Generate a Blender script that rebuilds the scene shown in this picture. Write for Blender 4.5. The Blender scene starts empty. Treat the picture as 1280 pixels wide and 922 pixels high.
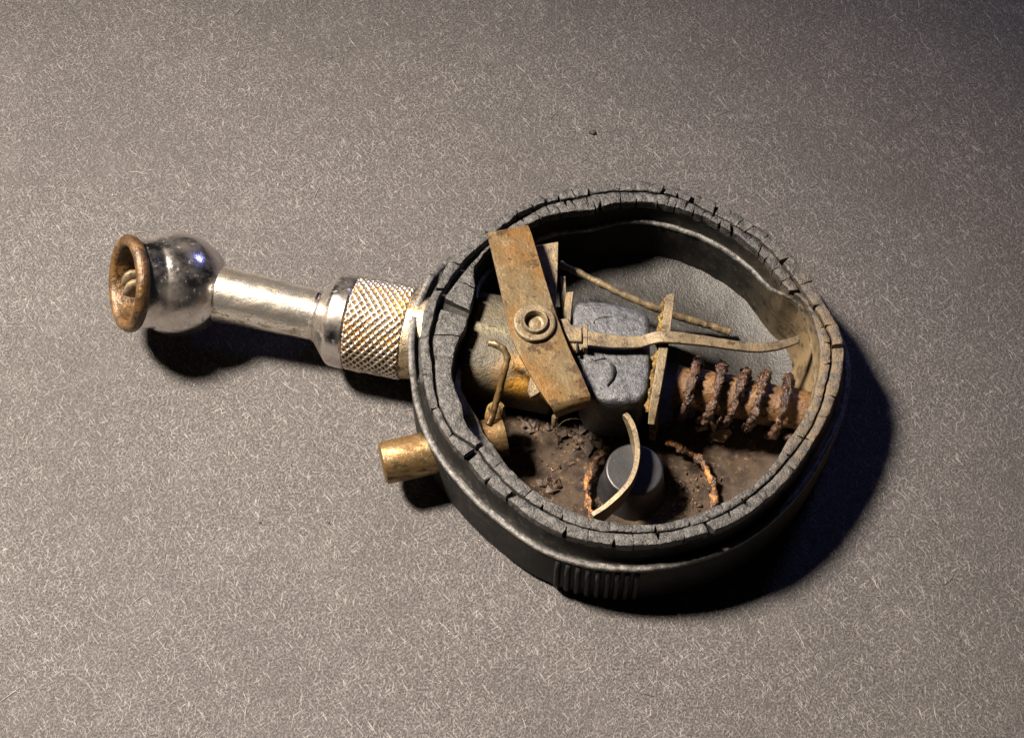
import bpy, math, random
import numpy as np
from mathutils import Vector, Matrix, noise
random.seed(7)
S = 0.001                                   # everything below is written in millimetres
scn = bpy.context.scene
col = scn.collection
PI = math.pi

# ------------------------------------------------------------------ camera
ELEV, DIST, WIDE = math.radians(60), 230.0, 137.0
TGT = Vector((0, 0, 7.0))
CAM = TGT + DIST * Vector((0, -math.cos(ELEV), math.sin(ELEV)))
FWD = (TGT - CAM).normalized()
RGT = Vector((1, 0, 0))
UPV = RGT.cross(FWD).normalized()
cd = bpy.data.cameras.new('camera'); cam = bpy.data.objects.new('camera', cd); col.objects.link(cam)
cam.location = CAM * S
cam.rotation_euler = FWD.to_track_quat('-Z', 'Y').to_euler()
cd.sensor_width = 36; cd.lens = 36 * DIST / WIDE; cd.clip_start = 0.01; cd.clip_end = 20
scn.camera = cam

def P(px, py, z):
    """point of the place (mm) at height z that was measured at photograph pixel px, py"""
    k = WIDE / DIST / 1280
    d = FWD + RGT * ((px - 640) * k) - UPV * ((py - 461) * k)
    t = (z - CAM.z) / d.z
    return CAM + d * t

# ------------------------------------------------------------------ light
w = bpy.data.worlds.new('World'); scn.world = w; w.use_nodes = True
bg = w.node_tree.nodes['Background']
bg.inputs[0].default_value = (0.80, 0.84, 1.0, 1); bg.inputs[1].default_value = 0.009

def aim(o, tgt):
    o.rotation_euler = (Vector(tgt) * S - o.location).to_track_quat('-Z', 'Y').to_euler()

LD = bpy.data.lights.new('desk_lamp', 'SPOT'); LO_ = bpy.data.objects.new('desk_lamp', LD); col.objects.link(LO_)
LO_.location = Vector((16 - 0.68 * 470, 0.23 * 470, 7 + 470)) * S
LD.energy = 74; LD.color = (1.0, 0.87, 0.74); LD.shadow_soft_size = 0.052
LD.spot_size = math.radians(34); LD.spot_blend = 1.0
aim(LO_, (-54, -34, 0))
BD = bpy.data.lights.new('window_light', 'AREA'); BO = bpy.data.objects.new('window_light', BD); col.objects.link(BO)
BO.location = Vector((122, 160, 138)) * S
BD.energy = 0.08; BD.color = (0.36, 0.38, 1.0); BD.shape = 'RECTANGLE'; BD.size = 0.035; BD.size_y = 0.025
aim(BO, (85, 75, 0))

vs = scn.view_settings
vs.view_transform = 'Standard'; vs.look = 'None'; vs.exposure = 0.0; vs.gamma = 1.0
scn.cycles.use_denoising = True
scn.cycles.max_bounces = 6

# ------------------------------------------------------------------ material builder
def src_node(nt, src, co):
    N, L = nt.nodes, nt.links
    if isinstance(src, tuple) and src[0] == 'attr':
        a = N.new('ShaderNodeAttribute'); a.attribute_name = src[1]
        return a.outputs['Fac']
    if isinstance(src, tuple) and src[0] == 'vor':          # distance to the edge of a crack net
        v = N.new('ShaderNodeTexVoronoi'); v.feature = 'DISTANCE_TO_EDGE'; v.inputs['Scale'].default_value = src[1]
        nz = N.new('ShaderNodeTexNoise'); nz.inputs['Scale'].default_value = src[1] * 1.7
        mx = N.new('ShaderNodeMix'); mx.data_type = 'VECTOR'; mx.inputs[0].default_value = 0.22
        L.new(co, nz.inputs['Vector']); L.new(co, mx.inputs[4]); L.new(nz.outputs['Color'], mx.inputs[5])
        L.new(mx.outputs[1], v.inputs['Vector'])
        return v.outputs['Distance']
    if isinstance(src, tuple) and src[0] == 'str':          # stretched noise
        m = N.new('ShaderNodeMapping'); m.vector_type = 'TEXTURE'; m.inputs['Scale'].default_value = tuple(1 / q for q in src[2])
        m.inputs['Rotation'].default_value = src[3] if len(src) > 3 else (0, 0, 0)
        L.new(co, m.inputs['Vector']); co = m.outputs[0]; src = src[1]
    n = N.new('ShaderNodeTexNoise'); n.inputs['Scale'].default_value = src
    n.inputs['Detail'].default_value = 5; n.inputs['Roughness'].default_value = 0.62
    L.new(co, n.inputs['Vector'])
    return n.outputs[0]

def M(name, base, ov=(), rough=0.6, metal=0.0, bumps=(), spec=0.5):
    m = bpy.data.materials.new(name); m.use_nodes = True
    nt = m.node_tree; N, L = nt.nodes, nt.links
    b = N['Principled BSDF']; b.inputs['Specular IOR Level'].default_value = spec
    tc = N.new('ShaderNodeTexCoord'); mp = N.new('ShaderNodeMapping'); mp.inputs['Scale'].default_value = (1000,) * 3
    L.new(tc.outputs['Object'], mp.inputs[0]); co = mp.outputs[0]
    s = src_node(nt, base[0], co)
    r = N.new('ShaderNodeValToRGB'); L.new(s, r.inputs[0])
    els = r.color_ramp.elements
    for i, (p, c) in enumerate(base[1]):
        e = els[i] if i < 2 else els.new(p)
        e.position = p; e.color = (*c, 1)
    color = r.outputs[0]
    ro = N.new('ShaderNodeValue'); ro.outputs[0].default_value = rough; ro = ro.outputs[0]
    me = N.new('ShaderNodeValue'); me.outputs[0].default_value = metal; me = me.outputs[0]
    for (c, src, lo, hi, opt) in ov:
        f = src_node(nt, src, co)
        mr = N.new('ShaderNodeMapRange'); mr.inputs[1].default_value = lo; mr.inputs[2].default_value = hi
        L.new(f, mr.inputs[0]); fac = mr.outputs[0]
        if 'amt' in opt or 'by' in opt:
            mu = N.new('ShaderNodeMath'); mu.operation = 'MULTIPLY'; L.new(fac, mu.inputs[0])
            mu.inputs[1].default_value = opt.get('amt', 1)
            if 'by' in opt:
                f2 = src_node(nt, opt['by'][0], co)
                m2 = N.new('ShaderNodeMapRange'); m2.inputs[1].default_value = opt['by'][1]; m2.inputs[2].default_value = opt['by'][2]
                L.new(f2, m2.inputs[0]); L.new(m2.outputs[0], mu.inputs[1])
            fac = mu.outputs[0]
        mx = N.new('ShaderNodeMix'); mx.data_type = 'RGBA'
        L.new(fac, mx.inputs[0]); L.new(color, mx.inputs[6]); mx.inputs[7].default_value = (*c, 1)
        color = mx.outputs[2]
        for key in ('rough', 'metal'):
            if key in opt:
                q = N.new('ShaderNodeMix'); L.new(fac, q.inputs[0])
                L.new(ro if key == 'rough' else me, q.inputs[2]); q.inputs[3].default_value = opt[key]
                if key == 'rough': ro = q.outputs[0]
                else: me = q.outputs[0]
    L.new(color, b.inputs['Base Color']); L.new(ro, b.inputs['Roughness']); L.new(me, b.inputs['Metallic'])
    prev = None
    for (src, dist, strength) in bumps:
        f = src_node(nt, src, co)
        if isinstance(src, tuple) and src[0] == 'vor':
            mr = N.new('ShaderNodeMapRange'); mr.inputs[1].default_value = 0; mr.inputs[2].default_value = 0.08
            L.new(f, mr.inputs[0]); f = mr.outputs[0]
        bp = N.new('ShaderNodeBump'); bp.inputs['Strength'].default_value = strength
        bp.inputs['Distance'].default_value = dist * S * 2.0
        L.new(f, bp.inputs['Height'])
        if prev: L.new(prev, bp.inputs['Normal'])
        prev = bp.outputs[0]
    if prev: L.new(prev, b.inputs['Normal'])
    return m

MT = {}
MT['paper'] = M('paper', (3.4, [(0.36, (0.030, 0.0285, 0.0285)), (0.52, (0.067, 0.063, 0.062)), (0.66, (0.138, 0.130, 0.127))]),
    ov=[((0.30, 0.282, 0.273), ('str', 1.0, (0.45, 4.5, 1), (0, 0, 2.2)), 0.59, 0.66, {'amt': 0.6}),
        ((0.30, 0.282, 0.273), ('str', 1.0, (0.45, 4.5, 1), (0, 0, 0.6)), 0.60, 0.66, {'amt': 0.55}),
        ((0.30, 0.282, 0.273), ('str', 1.0, (0.45, 4.5, 1), (0, 0, 1.5)), 0.60, 0.66, {'amt': 0.55}),
        ((0.034, 0.032, 0.032), ('str', 1.0, (0.45, 4.5, 1), (0, 0, 2.7)), 0.58, 0.66, {'amt': 0.55}),
        ((0.05, 0.047, 0.046), 0.04, 0.42, 0.66, {'amt': 0.4}), ((0.15, 0.141, 0.137), 0.11, 0.50, 0.75, {'amt': 0.15})],
    rough=0.8, bumps=[(2.4, 0.10, 0.9), (('str', 1.0, (0.45, 4.5, 1), (0, 0, 2.2)), 0.09, 0.7), (('str', 1.0, (0.45, 4.5, 1), (0, 0, 1.2)), 0.09, 0.7)], spec=0.3)
MT['fibre'] = M('fibre', (0.3, [(0.3, (0.13, 0.122, 0.118)), (0.7, (0.38, 0.358, 0.346))]), rough=0.42, spec=0.8)
MT['fibre_dark'] = M('fibre_dark', (0.3, [(0.3, (0.03, 0.025, 0.02)), (0.7, (0.06, 0.05, 0.045))]), rough=0.6)
MT['rubber'] = M('rubber', (0.5, [(0.3, (0.006, 0.0058, 0.0056)), (0.7, (0.014, 0.0135, 0.0125))]),
    ov=[((0.055, 0.052, 0.047), ('str', 1.0, (0.5, 0.5, 5.0), (0.3, 0.2, 0.4)), 0.62, 0.68, {'amt': 0.6}), ((0.032, 0.030, 0.027), 0.9, 0.56, 0.74, {'rough': 0.7}), ((0.12, 0.11, 0.095), 3.0, 0.66, 0.72, {'amt': 0.6}),
        ((0.15, 0.108, 0.058), ('attr', 'dust'), 0.0, 0.8, {'by': (0.5, 0.28, 0.52), 'rough': 0.85})],
    rough=0.55, bumps=[(2.4, 0.035, 0.7), (5.0, 0.02, 0.6)], spec=0.16)
MT['rim'] = M('rim', (1.1, [(0.35, (0.013, 0.0127, 0.012)), (0.50, (0.036, 0.035, 0.033)), (0.66, (0.092, 0.089, 0.083))]),
    ov=[((0.005, 0.005, 0.005), ('vor', 0.40), 0.022, 0.010, {'rough': 0.9, 'amt': 0.5, 'by': (0.5, 0.45, 0.60)}), ((0.007, 0.007, 0.007), 2.0, 0.57, 0.63, {'amt': 0.7}), ((0.17, 0.165, 0.152), 2.8, 0.60, 0.68, {'amt': 0.5}),
        ((0.15, 0.108, 0.058), ('attr', 'dust'), 0.0, 1.0, {'by': (0.6, 0.32, 0.60)})],
    rough=0.44, bumps=[(1.4, 0.13, 0.8), (3.4, 0.11, 0.9)], spec=0.6)
MT['ledge'] = M('ledge', (1.4, [(0.34, (0.022, 0.021, 0.020)), (0.5, (0.062, 0.060, 0.056)), (0.68, (0.15, 0.145, 0.133))]),
    rough=0.46, bumps=[(2.0, 0.06, 0.9), (4.5, 0.04, 0.9)], spec=0.6)
MT['floor'] = M('floor', (0.25, [(0.3, (0.013, 0.0128, 0.0122)), (0.7, (0.034, 0.033, 0.031))]),
    ov=[((0.014, 0.013, 0.012), ('vor', 0.16), 0.010, 0.004, {'amt': 0.6}), ((0.02, 0.019, 0.018), 1.8, 0.56, 0.66, {'amt': 0.5}),
        ((0.11, 0.105, 0.095), 1.6, 0.60, 0.72, {'amt': 0.4}),
        ((0.036, 0.023, 0.013), ('attr', 'mud'), 0.05, 0.55, {'rough': 0.8}),
        ((0.014, 0.008, 0.005), 0.5, 0.47, 0.58, {'by': (('attr', 'mud'), 0.2, 0.8), 'rough': 0.85}),
        ((0.12, 0.072, 0.034), 1.8, 0.58, 0.68, {'by': (('attr', 'mud'), 0.2, 0.9)})],
    rough=0.40, bumps=[(1.2, 0.05, 0.7), (3.4, 0.05, 0.8)], spec=0.34)
MT['chrome'] = M('chrome', (0.4, [(0.3, (0.66, 0.62, 0.59)), (0.7, (0.82, 0.79, 0.76))]),
    ov=[((0.40, 0.34, 0.28), 0.22, 0.40, 0.66, {'rough': 0.42, 'amt': 0.7, 'metal': 0.9}), ((0.13, 0.09, 0.06), 0.8, 0.61, 0.72, {'rough': 0.55, 'metal': 0.5, 'amt': 0.7}),
        ((0.09, 0.06, 0.04), 2.6, 0.66, 0.71, {'rough': 0.6, 'metal': 0.5, 'amt': 0.6})],
    rough=0.18, metal=1.0, bumps=[(0.8, 0.02, 0.3), (4.0, 0.010, 0.4)])
MT['stem'] = M('stem', (0.5, [(0.3, (0.80, 0.74, 0.64)), (0.7, (0.95, 0.91, 0.84))]),
    ov=[((0.40, 0.31, 0.20), ('str', 1.0, (0.35, 1.3, 1.3)), 0.53, 0.62, {'rough': 0.45, 'amt': 0.8}), ((0.10, 0.075, 0.05), 1.8, 0.58, 0.64, {'rough': 0.6, 'amt': 0.8})],
    rough=0.27, metal=0.95, bumps=[(('str', 1.0, (0.5, 1.5, 1.5)), 0.05, 0.5), (5.0, 0.025, 0.6)])
MT['knurl'] = M('knurl', (0.5, [(0.3, (0.64, 0.58, 0.48)), (0.7, (0.80, 0.75, 0.66))]),
    ov=[((0.17, 0.105, 0.045), ('attr', 'dirt'), 0.25, 0.9, {'rough': 0.7, 'metal': 0.25}),
        ((0.55, 0.24, 0.03), 0.20, 0.52, 0.64, {'by': (('attr', 'dirt'), 0.15, 0.8), 'rough': 0.7, 'metal': 0.1}), ((0.26, 0.19, 0.11), 0.7, 0.54, 0.66, {'rough': 0.6, 'amt': 0.75})],
    rough=0.27, metal=0.95, bumps=[(4.0, 0.03, 0.6)])
MT['band'] = M('band', (0.5, [(0.3, (0.50, 0.40, 0.26)), (0.7, (0.66, 0.56, 0.40))]),
    ov=[((0.20, 0.13, 0.06), 0.9, 0.50, 0.62, {'rough': 0.7, 'metal': 0.4}), ((0.32, 0.27, 0.19), 4.0, 0.58, 0.68, {'rough': 0.8, 'metal': 0.2})],
    rough=0.38, metal=1.0, bumps=[(5.0, 0.08, 0.7)])
MT['brass'] = M('brass', (0.45, [(0.3, (0.20, 0.135, 0.06)), (0.7, (0.36, 0.26, 0.13))]),
    ov=[((0.13, 0.07, 0.024), ('str', 0.8, (0.5, 1.6, 1.6)), 0.46, 0.58, {'rough': 0.55, 'metal': 0.6}), ((0.05, 0.028, 0.012), 1.6, 0.56, 0.64, {'rough': 0.7, 'metal': 0.3, 'amt': 0.8}),
        ((0.40, 0.33, 0.20), 3.0, 0.62, 0.68, {'rough': 0.6, 'amt': 0.6})],
    rough=0.36, metal=0.9, bumps=[(1.6, 0.04, 0.6), (4.0, 0.02, 0.8)])
MT['ring'] = M('ring', (0.45, [(0.32, (0.036, 0.019, 0.008)), (0.5, (0.080, 0.042, 0.014)), (0.68, (0.155, 0.085, 0.028))]),
    ov=[((0.018, 0.010, 0.006), 1.2, 0.54, 0.64, {'amt': 0.85})], rough=0.34, metal=0.2, bumps=[(1.2, 0.14, 0.7), (3.0, 0.06, 0.9)], spec=0.6)
MT['plate'] = M('plate', (0.14, [(0.40, (0.125, 0.094, 0.050)), (0.50, (0.135, 0.088, 0.037)), (0.60, (0.165, 0.088, 0.026))]),
    ov=[((0.048, 0.025, 0.010), 0.24, 0.55, 0.59, {'amt': 0.8}), ((0.23, 0.175, 0.098), 0.7, 0.55, 0.66, {'amt': 0.5}), ((0.022, 0.012, 0.007), 0.8, 0.63, 0.68, {'amt': 0.85}), ((0.065, 0.038, 0.018), 1.8, 0.55, 0.66, {'amt': 0.45})],
    rough=0.40, metal=0.5, bumps=[(0.7, 0.06, 0.5), (2.6, 0.025, 0.8)])
MT['patina'] = M('patina', (0.35, [(0.33, (0.090, 0.068, 0.040)), (0.52, (0.160, 0.124, 0.072)), (0.68, (0.205, 0.150, 0.080))]),
    ov=[((0.045, 0.026, 0.013), 0.8, 0.55, 0.64, {'amt': 0.8}), ((0.32, 0.26, 0.16), 2.2, 0.60, 0.70, {'amt': 0.5}), ((0.05, 0.030, 0.015), 2.8, 0.57, 0.64, {'amt': 0.6})],
    rough=0.48, metal=0.3, bumps=[(1.6, 0.06, 0.7), (4.0, 0.04, 0.9)])
MT['yellow'] = M('yellow', (0.6, [(0.36, (0.07, 0.042, 0.014)), (0.5, (0.24, 0.14, 0.028)), (0.64, (0.44, 0.31, 0.09))]),
    ov=[((0.04, 0.022, 0.01), 1.4, 0.54, 0.62, {}), ((0.40, 0.34, 0.17), 3.0, 0.60, 0.68, {})], rough=0.6, bumps=[(2.0, 0.2, 0.9), (4.0, 0.1, 0.9)])
MT['body'] = M('body', (0.30, [(0.34, (0.036, 0.031, 0.022)), (0.5, (0.064, 0.056, 0.040)), (0.66, (0.085, 0.067, 0.038))]),
    ov=[((0.36, 0.18, 0.022), ('attr', 'yel'), 0.1, 0.7, {'by': (0.5, 0.35, 0.55)}), ((0.38, 0.34, 0.17), ('attr', 'pale'), 0.2, 1.0, {'by': (2.0, 0.40, 0.55)}),
        ((0.03, 0.02, 0.011), 1.0, 0.58, 0.70, {}), ((0.18, 0.165, 0.125), 3.0, 0.60, 0.70, {'amt': 0.6})],
    rough=0.52, metal=0.2, bumps=[(1.6, 0.12, 0.8), (4.0, 0.05, 0.9)])
MT['rust'] = M('rust', (0.9, [(0.34, (0.016, 0.008, 0.005)), (0.5, (0.050, 0.022, 0.011)), (0.62, (0.11, 0.048, 0.020)), (0.74, (0.30, 0.115, 0.022))]),
    rough=0.28, bumps=[(1.8, 0.22, 1.0), (4.5, 0.12, 0.9)], spec=0.9)
MT['rustcore'] = M('rustcore', (0.5, [(0.3, (0.055, 0.028, 0.012)), (0.5, (0.145, 0.074, 0.028)), (0.7, (0.23, 0.130, 0.052))]),
    ov=[((0.028, 0.013, 0.007), 1.0, 0.53, 0.62, {})], rough=0.5, bumps=[(1.6, 0.12, 0.8), (4.5, 0.06, 0.8)])
MT['rustbright'] = M('rustbright', (0.8, [(0.34, (0.03, 0.013, 0.006)), (0.5, (0.11, 0.045, 0.014)), (0.60, (0.34, 0.14, 0.022)), (0.72, (0.55, 0.30, 0.08))]),
    rough=0.28, bumps=[(1.8, 0.2, 1.0), (4.5, 0.1, 0.9)], spec=0.9)
MT['flake'] = M('flake', (1.0, [(0.3, (0.12, 0.065, 0.03)), (0.7, (0.36, 0.24, 0.13))]), rough=0.55, bumps=[(3.0, 0.12, 0.8)])
MT['block'] = M('block', (1.2, [(0.34, (0.028, 0.030, 0.034)), (0.50, (0.050, 0.053, 0.060)), (0.66, (0.088, 0.093, 0.103))]),
    ov=[((0.012, 0.013, 0.015), 2.0, 0.58, 0.65, {'amt': 0.55}), ((0.17, 0.178, 0.192), 3.0, 0.62, 0.69, {'amt': 0.45})],
    rough=0.38, bumps=[(('str', 0.6, (0.6, 1.3, 1), (0, 0, 0.4)), 0.16, 0.6), (2.4, 0.09, 0.8), (4.5, 0.05, 0.9)], spec=0.6)
MT['button'] = M('button', (0.6, [(0.3, (0.010, 0.011, 0.013)), (0.7, (0.019, 0.020, 0.023))]),
    ov=[((0.05, 0.032, 0.018), 0.9, 0.56, 0.70, {'amt': 0.6}), ((0.08, 0.08, 0.08), 4.0, 0.64, 0.70, {'amt': 0.5})],
    rough=0.40, bumps=[(4.0, 0.02, 0.7)])
MT['crumb'] = M('crumb', (1.5, [(0.35, (0.014, 0.008, 0.005)), (0.6, (0.05, 0.028, 0.014)), (0.75, (0.13, 0.075, 0.035))]), rough=0.5, bumps=[(5.0, 0.1, 0.8)])
MT['pit'] = M('pit', (1.5, [(0.35, (0.010, 0.009, 0.009)), (0.7, (0.020, 0.019, 0.018))]), rough=0.8)

# ------------------------------------------------------------------ mesh helpers
HR, HL, ZF = 13.5, 9.5, 1.0
CC = P(789, 452, HR); CC.z = 0              # middle of the case
BASE = CC.copy()

def link(name, verts, faces, m, parent=None, origin=None, sharp=40, attrs=None, bevel=0, bseg=2, sub=0):
    org = origin if origin is not None else BASE
    me = bpy.data.meshes.new(name)
    me.from_pydata([tuple((Vector(v) - org) * S) for v in verts], [], faces)
    me.update()
    for k, vals in (attrs or {}).items():
        a = me.attributes.new(k, 'FLOAT', 'POINT'); a.data.foreach_set('value', np.asarray(vals, dtype=np.float32))
    me.polygons.foreach_set('use_smooth', [True] * len(me.polygons))
    if sharp: me.set_sharp_from_angle(angle=math.radians(sharp))
    me.materials.append(MT[m])
    o = bpy.data.objects.new(name, me); col.objects.link(o)
    if parent is not None: o.parent = parent
    else: o.location = org * S
    if bevel:
        b = o.modifiers.new('bevel', 'BEVEL'); b.width = bevel * S; b.segments = bseg; b.limit_method = 'ANGLE'; b.angle_limit = 0.6
    if sub:
        s = o.modifiers.new('sub', 'SUBSURF'); s.levels = s.render_levels = sub
    return o

def fb(v, sc, oct=3):
    return noise.fractal(Vector(v) * sc, 0.9, 2.0, oct, noise_basis='PERLIN_ORIGINAL')

def frame(axis):
    a = Vector(axis).normalized()
    h = Vector((0, 0, 1)) if abs(a.z) < 0.9 else Vector((0, 1, 0))
    e1 = a.cross(h).normalized(); e2 = a.cross(e1).normalized()
    return a, e1, e2

def lathe(profile, org, axis, seg=72, rough=0, rs=0.6, open_start=False):
    a, e1, e2 = frame(axis); V = []; F = []
    for (t, r) in profile:
        for j in range(seg):
            th = 2 * PI * j / seg
            p = org + a * t + (e1 * math.cos(th) + e2 * math.sin(th)) * max(r, 1e-3)
            if rough: p = p + (p - org - a * t).normalized() * rough * fb(p, rs)
            V.append(p)
    n = len(profile)
    for i in range(n - 1):
        for j in range(seg):
            k = (j + 1) % seg
            F.append((i * seg + j, i * seg + k, (i + 1) * seg + k, (i + 1) * seg + j))
    if not open_start: F.append(tuple(range(seg))[::-1])
    F.append(tuple((n - 1) * seg + j for j in range(seg)))
    return V, F

def tube(pts, rad, seg=10, rough=0.0, rs=1.0, squash=None):
    pts = [Vector(p) for p in pts]; V = []; F = []; n = len(pts)
    prev = None
    for i, p in enumerate(pts):
        d = (pts[min(i + 1, n - 1)] - pts[max(i - 1, 0)]).normalized()
        if prev is None: _, e1, e2 = frame(d)
        else:
            e1 = (prev - d * prev.dot(d)).normalized(); e2 = d.cross(e1)
        prev = e1
        r = rad[i] if hasattr(rad, '__len__') else rad
        for j in range(seg):
            th = 2 * PI * j / seg
            o = (e1 * math.cos(th) + e2 * math.sin(th)) * r
            q = p + o
            if rough: q = q + o.normalized() * rough * fb(q, rs, 4)
            V.append(q)
    for i in range(n - 1):
        for j in range(seg):
            k = (j + 1) % seg
            F.append((i * seg + j, i * seg + k, (i + 1) * seg + k, (i + 1) * seg + j))
    F.append(tuple(range(seg))[::-1]); F.append(tuple((n - 1) * seg + j for j in range(seg)))
    return V, F

def spline(pts, n):
    pts = [Vector(p) for p in pts]; out = []; m = len(pts) - 1
    for i in range(n + 1):
        t = i / n * m; k = min(int(t), m - 1); f = t - k
        p0, p1, p2, p3 = pts[max(k - 1, 0)], pts[k], pts[k + 1], pts[min(k + 2, m)]
        out.append(0.5 * ((2 * p1) + (p2 - p0) * f + (2 * p0 - 5 * p1 + 4 * p2 - p3) * f * f + (3 * p1 - p0 - 3 * p2 + p3) * f ** 3))
    return out

def strip(L_, R_, thick, cross=4, rough=0.0, along=1, down=None):
    """a solid sheet between two edges (lists of points), thickened downwards"""
    if along > 1:
        n = (len(L_) - 1) * along; L_ = spline(L_, n); R_ = spline(R_, n)
    n = len(L_); V = []; F = []
    top = []
    for i in range(n):
        row = []
        for j in range(cross + 1):
            p = Vector(L_[i]).lerp(Vector(R_[i]), j / cross)
            row.append(p)
        top.append(row)
    nor = []
    for i in range(n):
        a = top[min(i + 1, n - 1)][cross // 2] - top[max(i - 1, 0)][cross // 2]
        b = top[i][cross] - top[i][0]
        q = a.cross(b).normalized()
        if down is None and q.z < 0: q = -q
        if down is not None and q.dot(down) > 0: q = -q
        nor.append(q)
    for s_ in (0, 1):
        for i in range(n):
            for j in range(cross + 1):
                p = top[i][j]
                if rough: p = p + nor[i] * rough * fb(p, 0.7)
                V.append(p - nor[i] * thick * s_)
    c = cross + 1; N2 = n * c
    for i in range(n - 1):
        for j in range(cross):
            a = i * c + j
            F.append((a, a + 1, a + c + 1, a + c)); F.append((N2 + a, N2 + a + c, N2 + a + c + 1, N2 + a + 1))
    rim = [j for j in range(c)] + [i * c + cross for i in range(1, n)] + [(n - 1) * c + j for j in range(cross - 1, -1, -1)] + [i * c for i in range(n - 2, 0, -1)]
    for k in range(len(rim)):
        a, b = rim[k], rim[(k + 1) % len(rim)]
        F.append((b, a, N2 + a, N2 + b))
    return V, F

def prism(pts, zb, jitter=0):
    """solid with the given top outline (points) down to height zb"""
    n = len(pts); V = [Vector(p) for p in pts] + [Vector((p[0], p[1], zb)) for p in pts]
    F = [tuple(range(n)), tuple(range(2 * n - 1, n - 1, -1))]
    for i in range(n):
        k = (i + 1) % n
        F.append((i, n + i, n + k, k))
    return V, F

def P_(seq, z=None):
    return [P(*q) if len(q) == 3 else P(q[0], q[1], z) for q in seq]

# ------------------------------------------------------------------ setting: the dark card
paper_c = Vector((0, 0, 0))
G = 300
link('paper_sheet', [(-G, -G, 0), (G, -G, 0), (G, G, 0), (-G, G, 0), (-G, -G, -0.4), (G, -G, -0.4), (G, G, -0.4), (-G, G, -0.4)],
     [(0, 1, 2, 3), (7, 6, 5, 4), (0, 4, 5, 1), (1, 5, 6, 2), (2, 6, 7, 3), (3, 7, 4, 0)], 'paper', origin=paper_c, sharp=30)['kind'] = 'structure'

def fibres(name, n, lmin, lmax, r, m, label, seed):
    rnd = random.Random(seed); V = []; F = []
    for _ in range(n):
        x = rnd.uniform(-90, 85); y = rnd.uniform(-66, 82); a = rnd.uniform(0, PI); L = lmin + (lmax - lmin) * rnd.random() ** 2.2
        if rnd.random() < 0.45: a = rnd.gauss(2.15, 0.35)
        if n > 1000 and noise.noise(Vector((x * 0.05, y * 0.05, 3.3))) + 0.5 * noise.noise(Vector((x * 0.4, y * 0.4, 7))) < rnd.uniform(-0.9, 0.2): continue
        k = rnd.uniform(-0.45, 0.45) / L; b0 = len(V); ns = 4; zz = rnd.uniform(0.01, 0.05)
        for i in range(ns + 1):
            f = i / ns; aa = a + k * (f - 0.5) * L
            px = x + math.cos(aa) * L * (f - 0.5); py = y + math.sin(aa) * L * (f - 0.5)
            rr = r * (1 if 0 < i < ns else 0.35); z = zz + 0.05 * math.sin(f * PI)
            nx, ny = -math.sin(aa) * rr, math.cos(aa) * rr
            V += [(px - nx, py - ny, z - rr * 0.4), (px + nx, py + ny, z - rr * 0.4), (px, py, z + rr)]
            if i:
                b = b0 + i * 3
                for q in range(3):
                    e = (q + 1) % 3; F.append((b - 3 + q, b - 3 + e, b + e, b + q))
    o = link(name, V, F, m, origin=paper_c, sharp=0)
    o['kind'] = 'stuff'; o['label'] = label; o['category'] = 'fibres'
fibres('paper_fibres', 42000, 0.35, 1.6, 0.022, 'fibre', 'short pale fibres standing out of the dark grey card', 1)
fibres('lint_hairs', 420, 1.4, 3.8, 0.036, 'fibre', 'longer pale lint hairs scattered over the dark grey card', 2)
fibres('dark_lint', 14, 0.8, 2.4, 0.035, 'fibre_dark', 'sparse dark hairs scattered over the grey card', 3)

# ------------------------------------------------------------------ the gauge
gauge = bpy.data.objects.new('pressure_gauge', None); col.objects.link(gauge)
gauge.location = BASE * S; gauge.empty_display_size = 0.01
gauge['label'] = 'opened old tyre pressure gauge with cracked black rubber case, rusty works and chrome stem'
gauge['category'] = 'pressure gauge'

N = 720
TH = np.arange(N) * 2 * PI / N
def polar(pts, z):
    a = []; r = []
    for (x, y) in pts:
        p = P(x, y, z) - CC
        a.append(math.atan2(p.y, p.x)); r.append(math.hypot(p.x, p.y))
    a = np.array(a); r = np.array(r); i = np.argsort(a)
    return np.interp(TH, a[i], r[i], period=2 * PI)
def smooth(a, s):
    k = np.exp(-0.5 * (np.arange(-12, 13) / s) ** 2); k /= k.sum()
    return np.convolve(np.concatenate([a[-12:], a, a[:12]]), k, 'same')[12:-12]
def ang(x, y, z=HR):
    p = P(x, y, z) - CC
    return math.atan2(p.y, p.x) % (2 * PI)

RO = [(526, 421), (529, 467), (537, 505), (557, 545), (583, 572), (600, 595), (635, 623), (672, 652), (706, 668), (735, 676), (769, 680), (817, 680),
      (850, 674), (887, 664), (926, 647), (957, 624), (992, 589), (1017, 550), (1037, 515), (1050, 480), (1054, 453), (1054, 430), (1048, 408), (1035, 386),
      (1026, 371), (1012, 343), (985, 314), (942, 280), (897, 253), (868, 242), (828, 230), (775, 225), (737, 227), (700, 238), (680, 243), (646, 257),
      (609, 286), (574, 313), (560, 327), (545, 360), (532, 381)]
M1 = [(536, 424), (540, 451), (547, 505), (566, 543), (594, 560), (619, 591), (643, 615), (671, 634), (704, 651), (734, 661), (773, 666), (823, 665),
      (881, 652), (905, 642), (953, 609), (984, 576), (1009, 544), (1025, 513), (1034, 480), (1040, 451), (1040, 423), (1024, 392), (1003, 362), (985, 337),
      (953, 302), (920, 282), (885, 263), (862, 251), (828, 241), (794, 238), (755, 239), (719, 246), (681, 253), (650, 265), (626, 285), (606, 302), (588, 317), (566, 343), (551, 366), (542, 395)]
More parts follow.
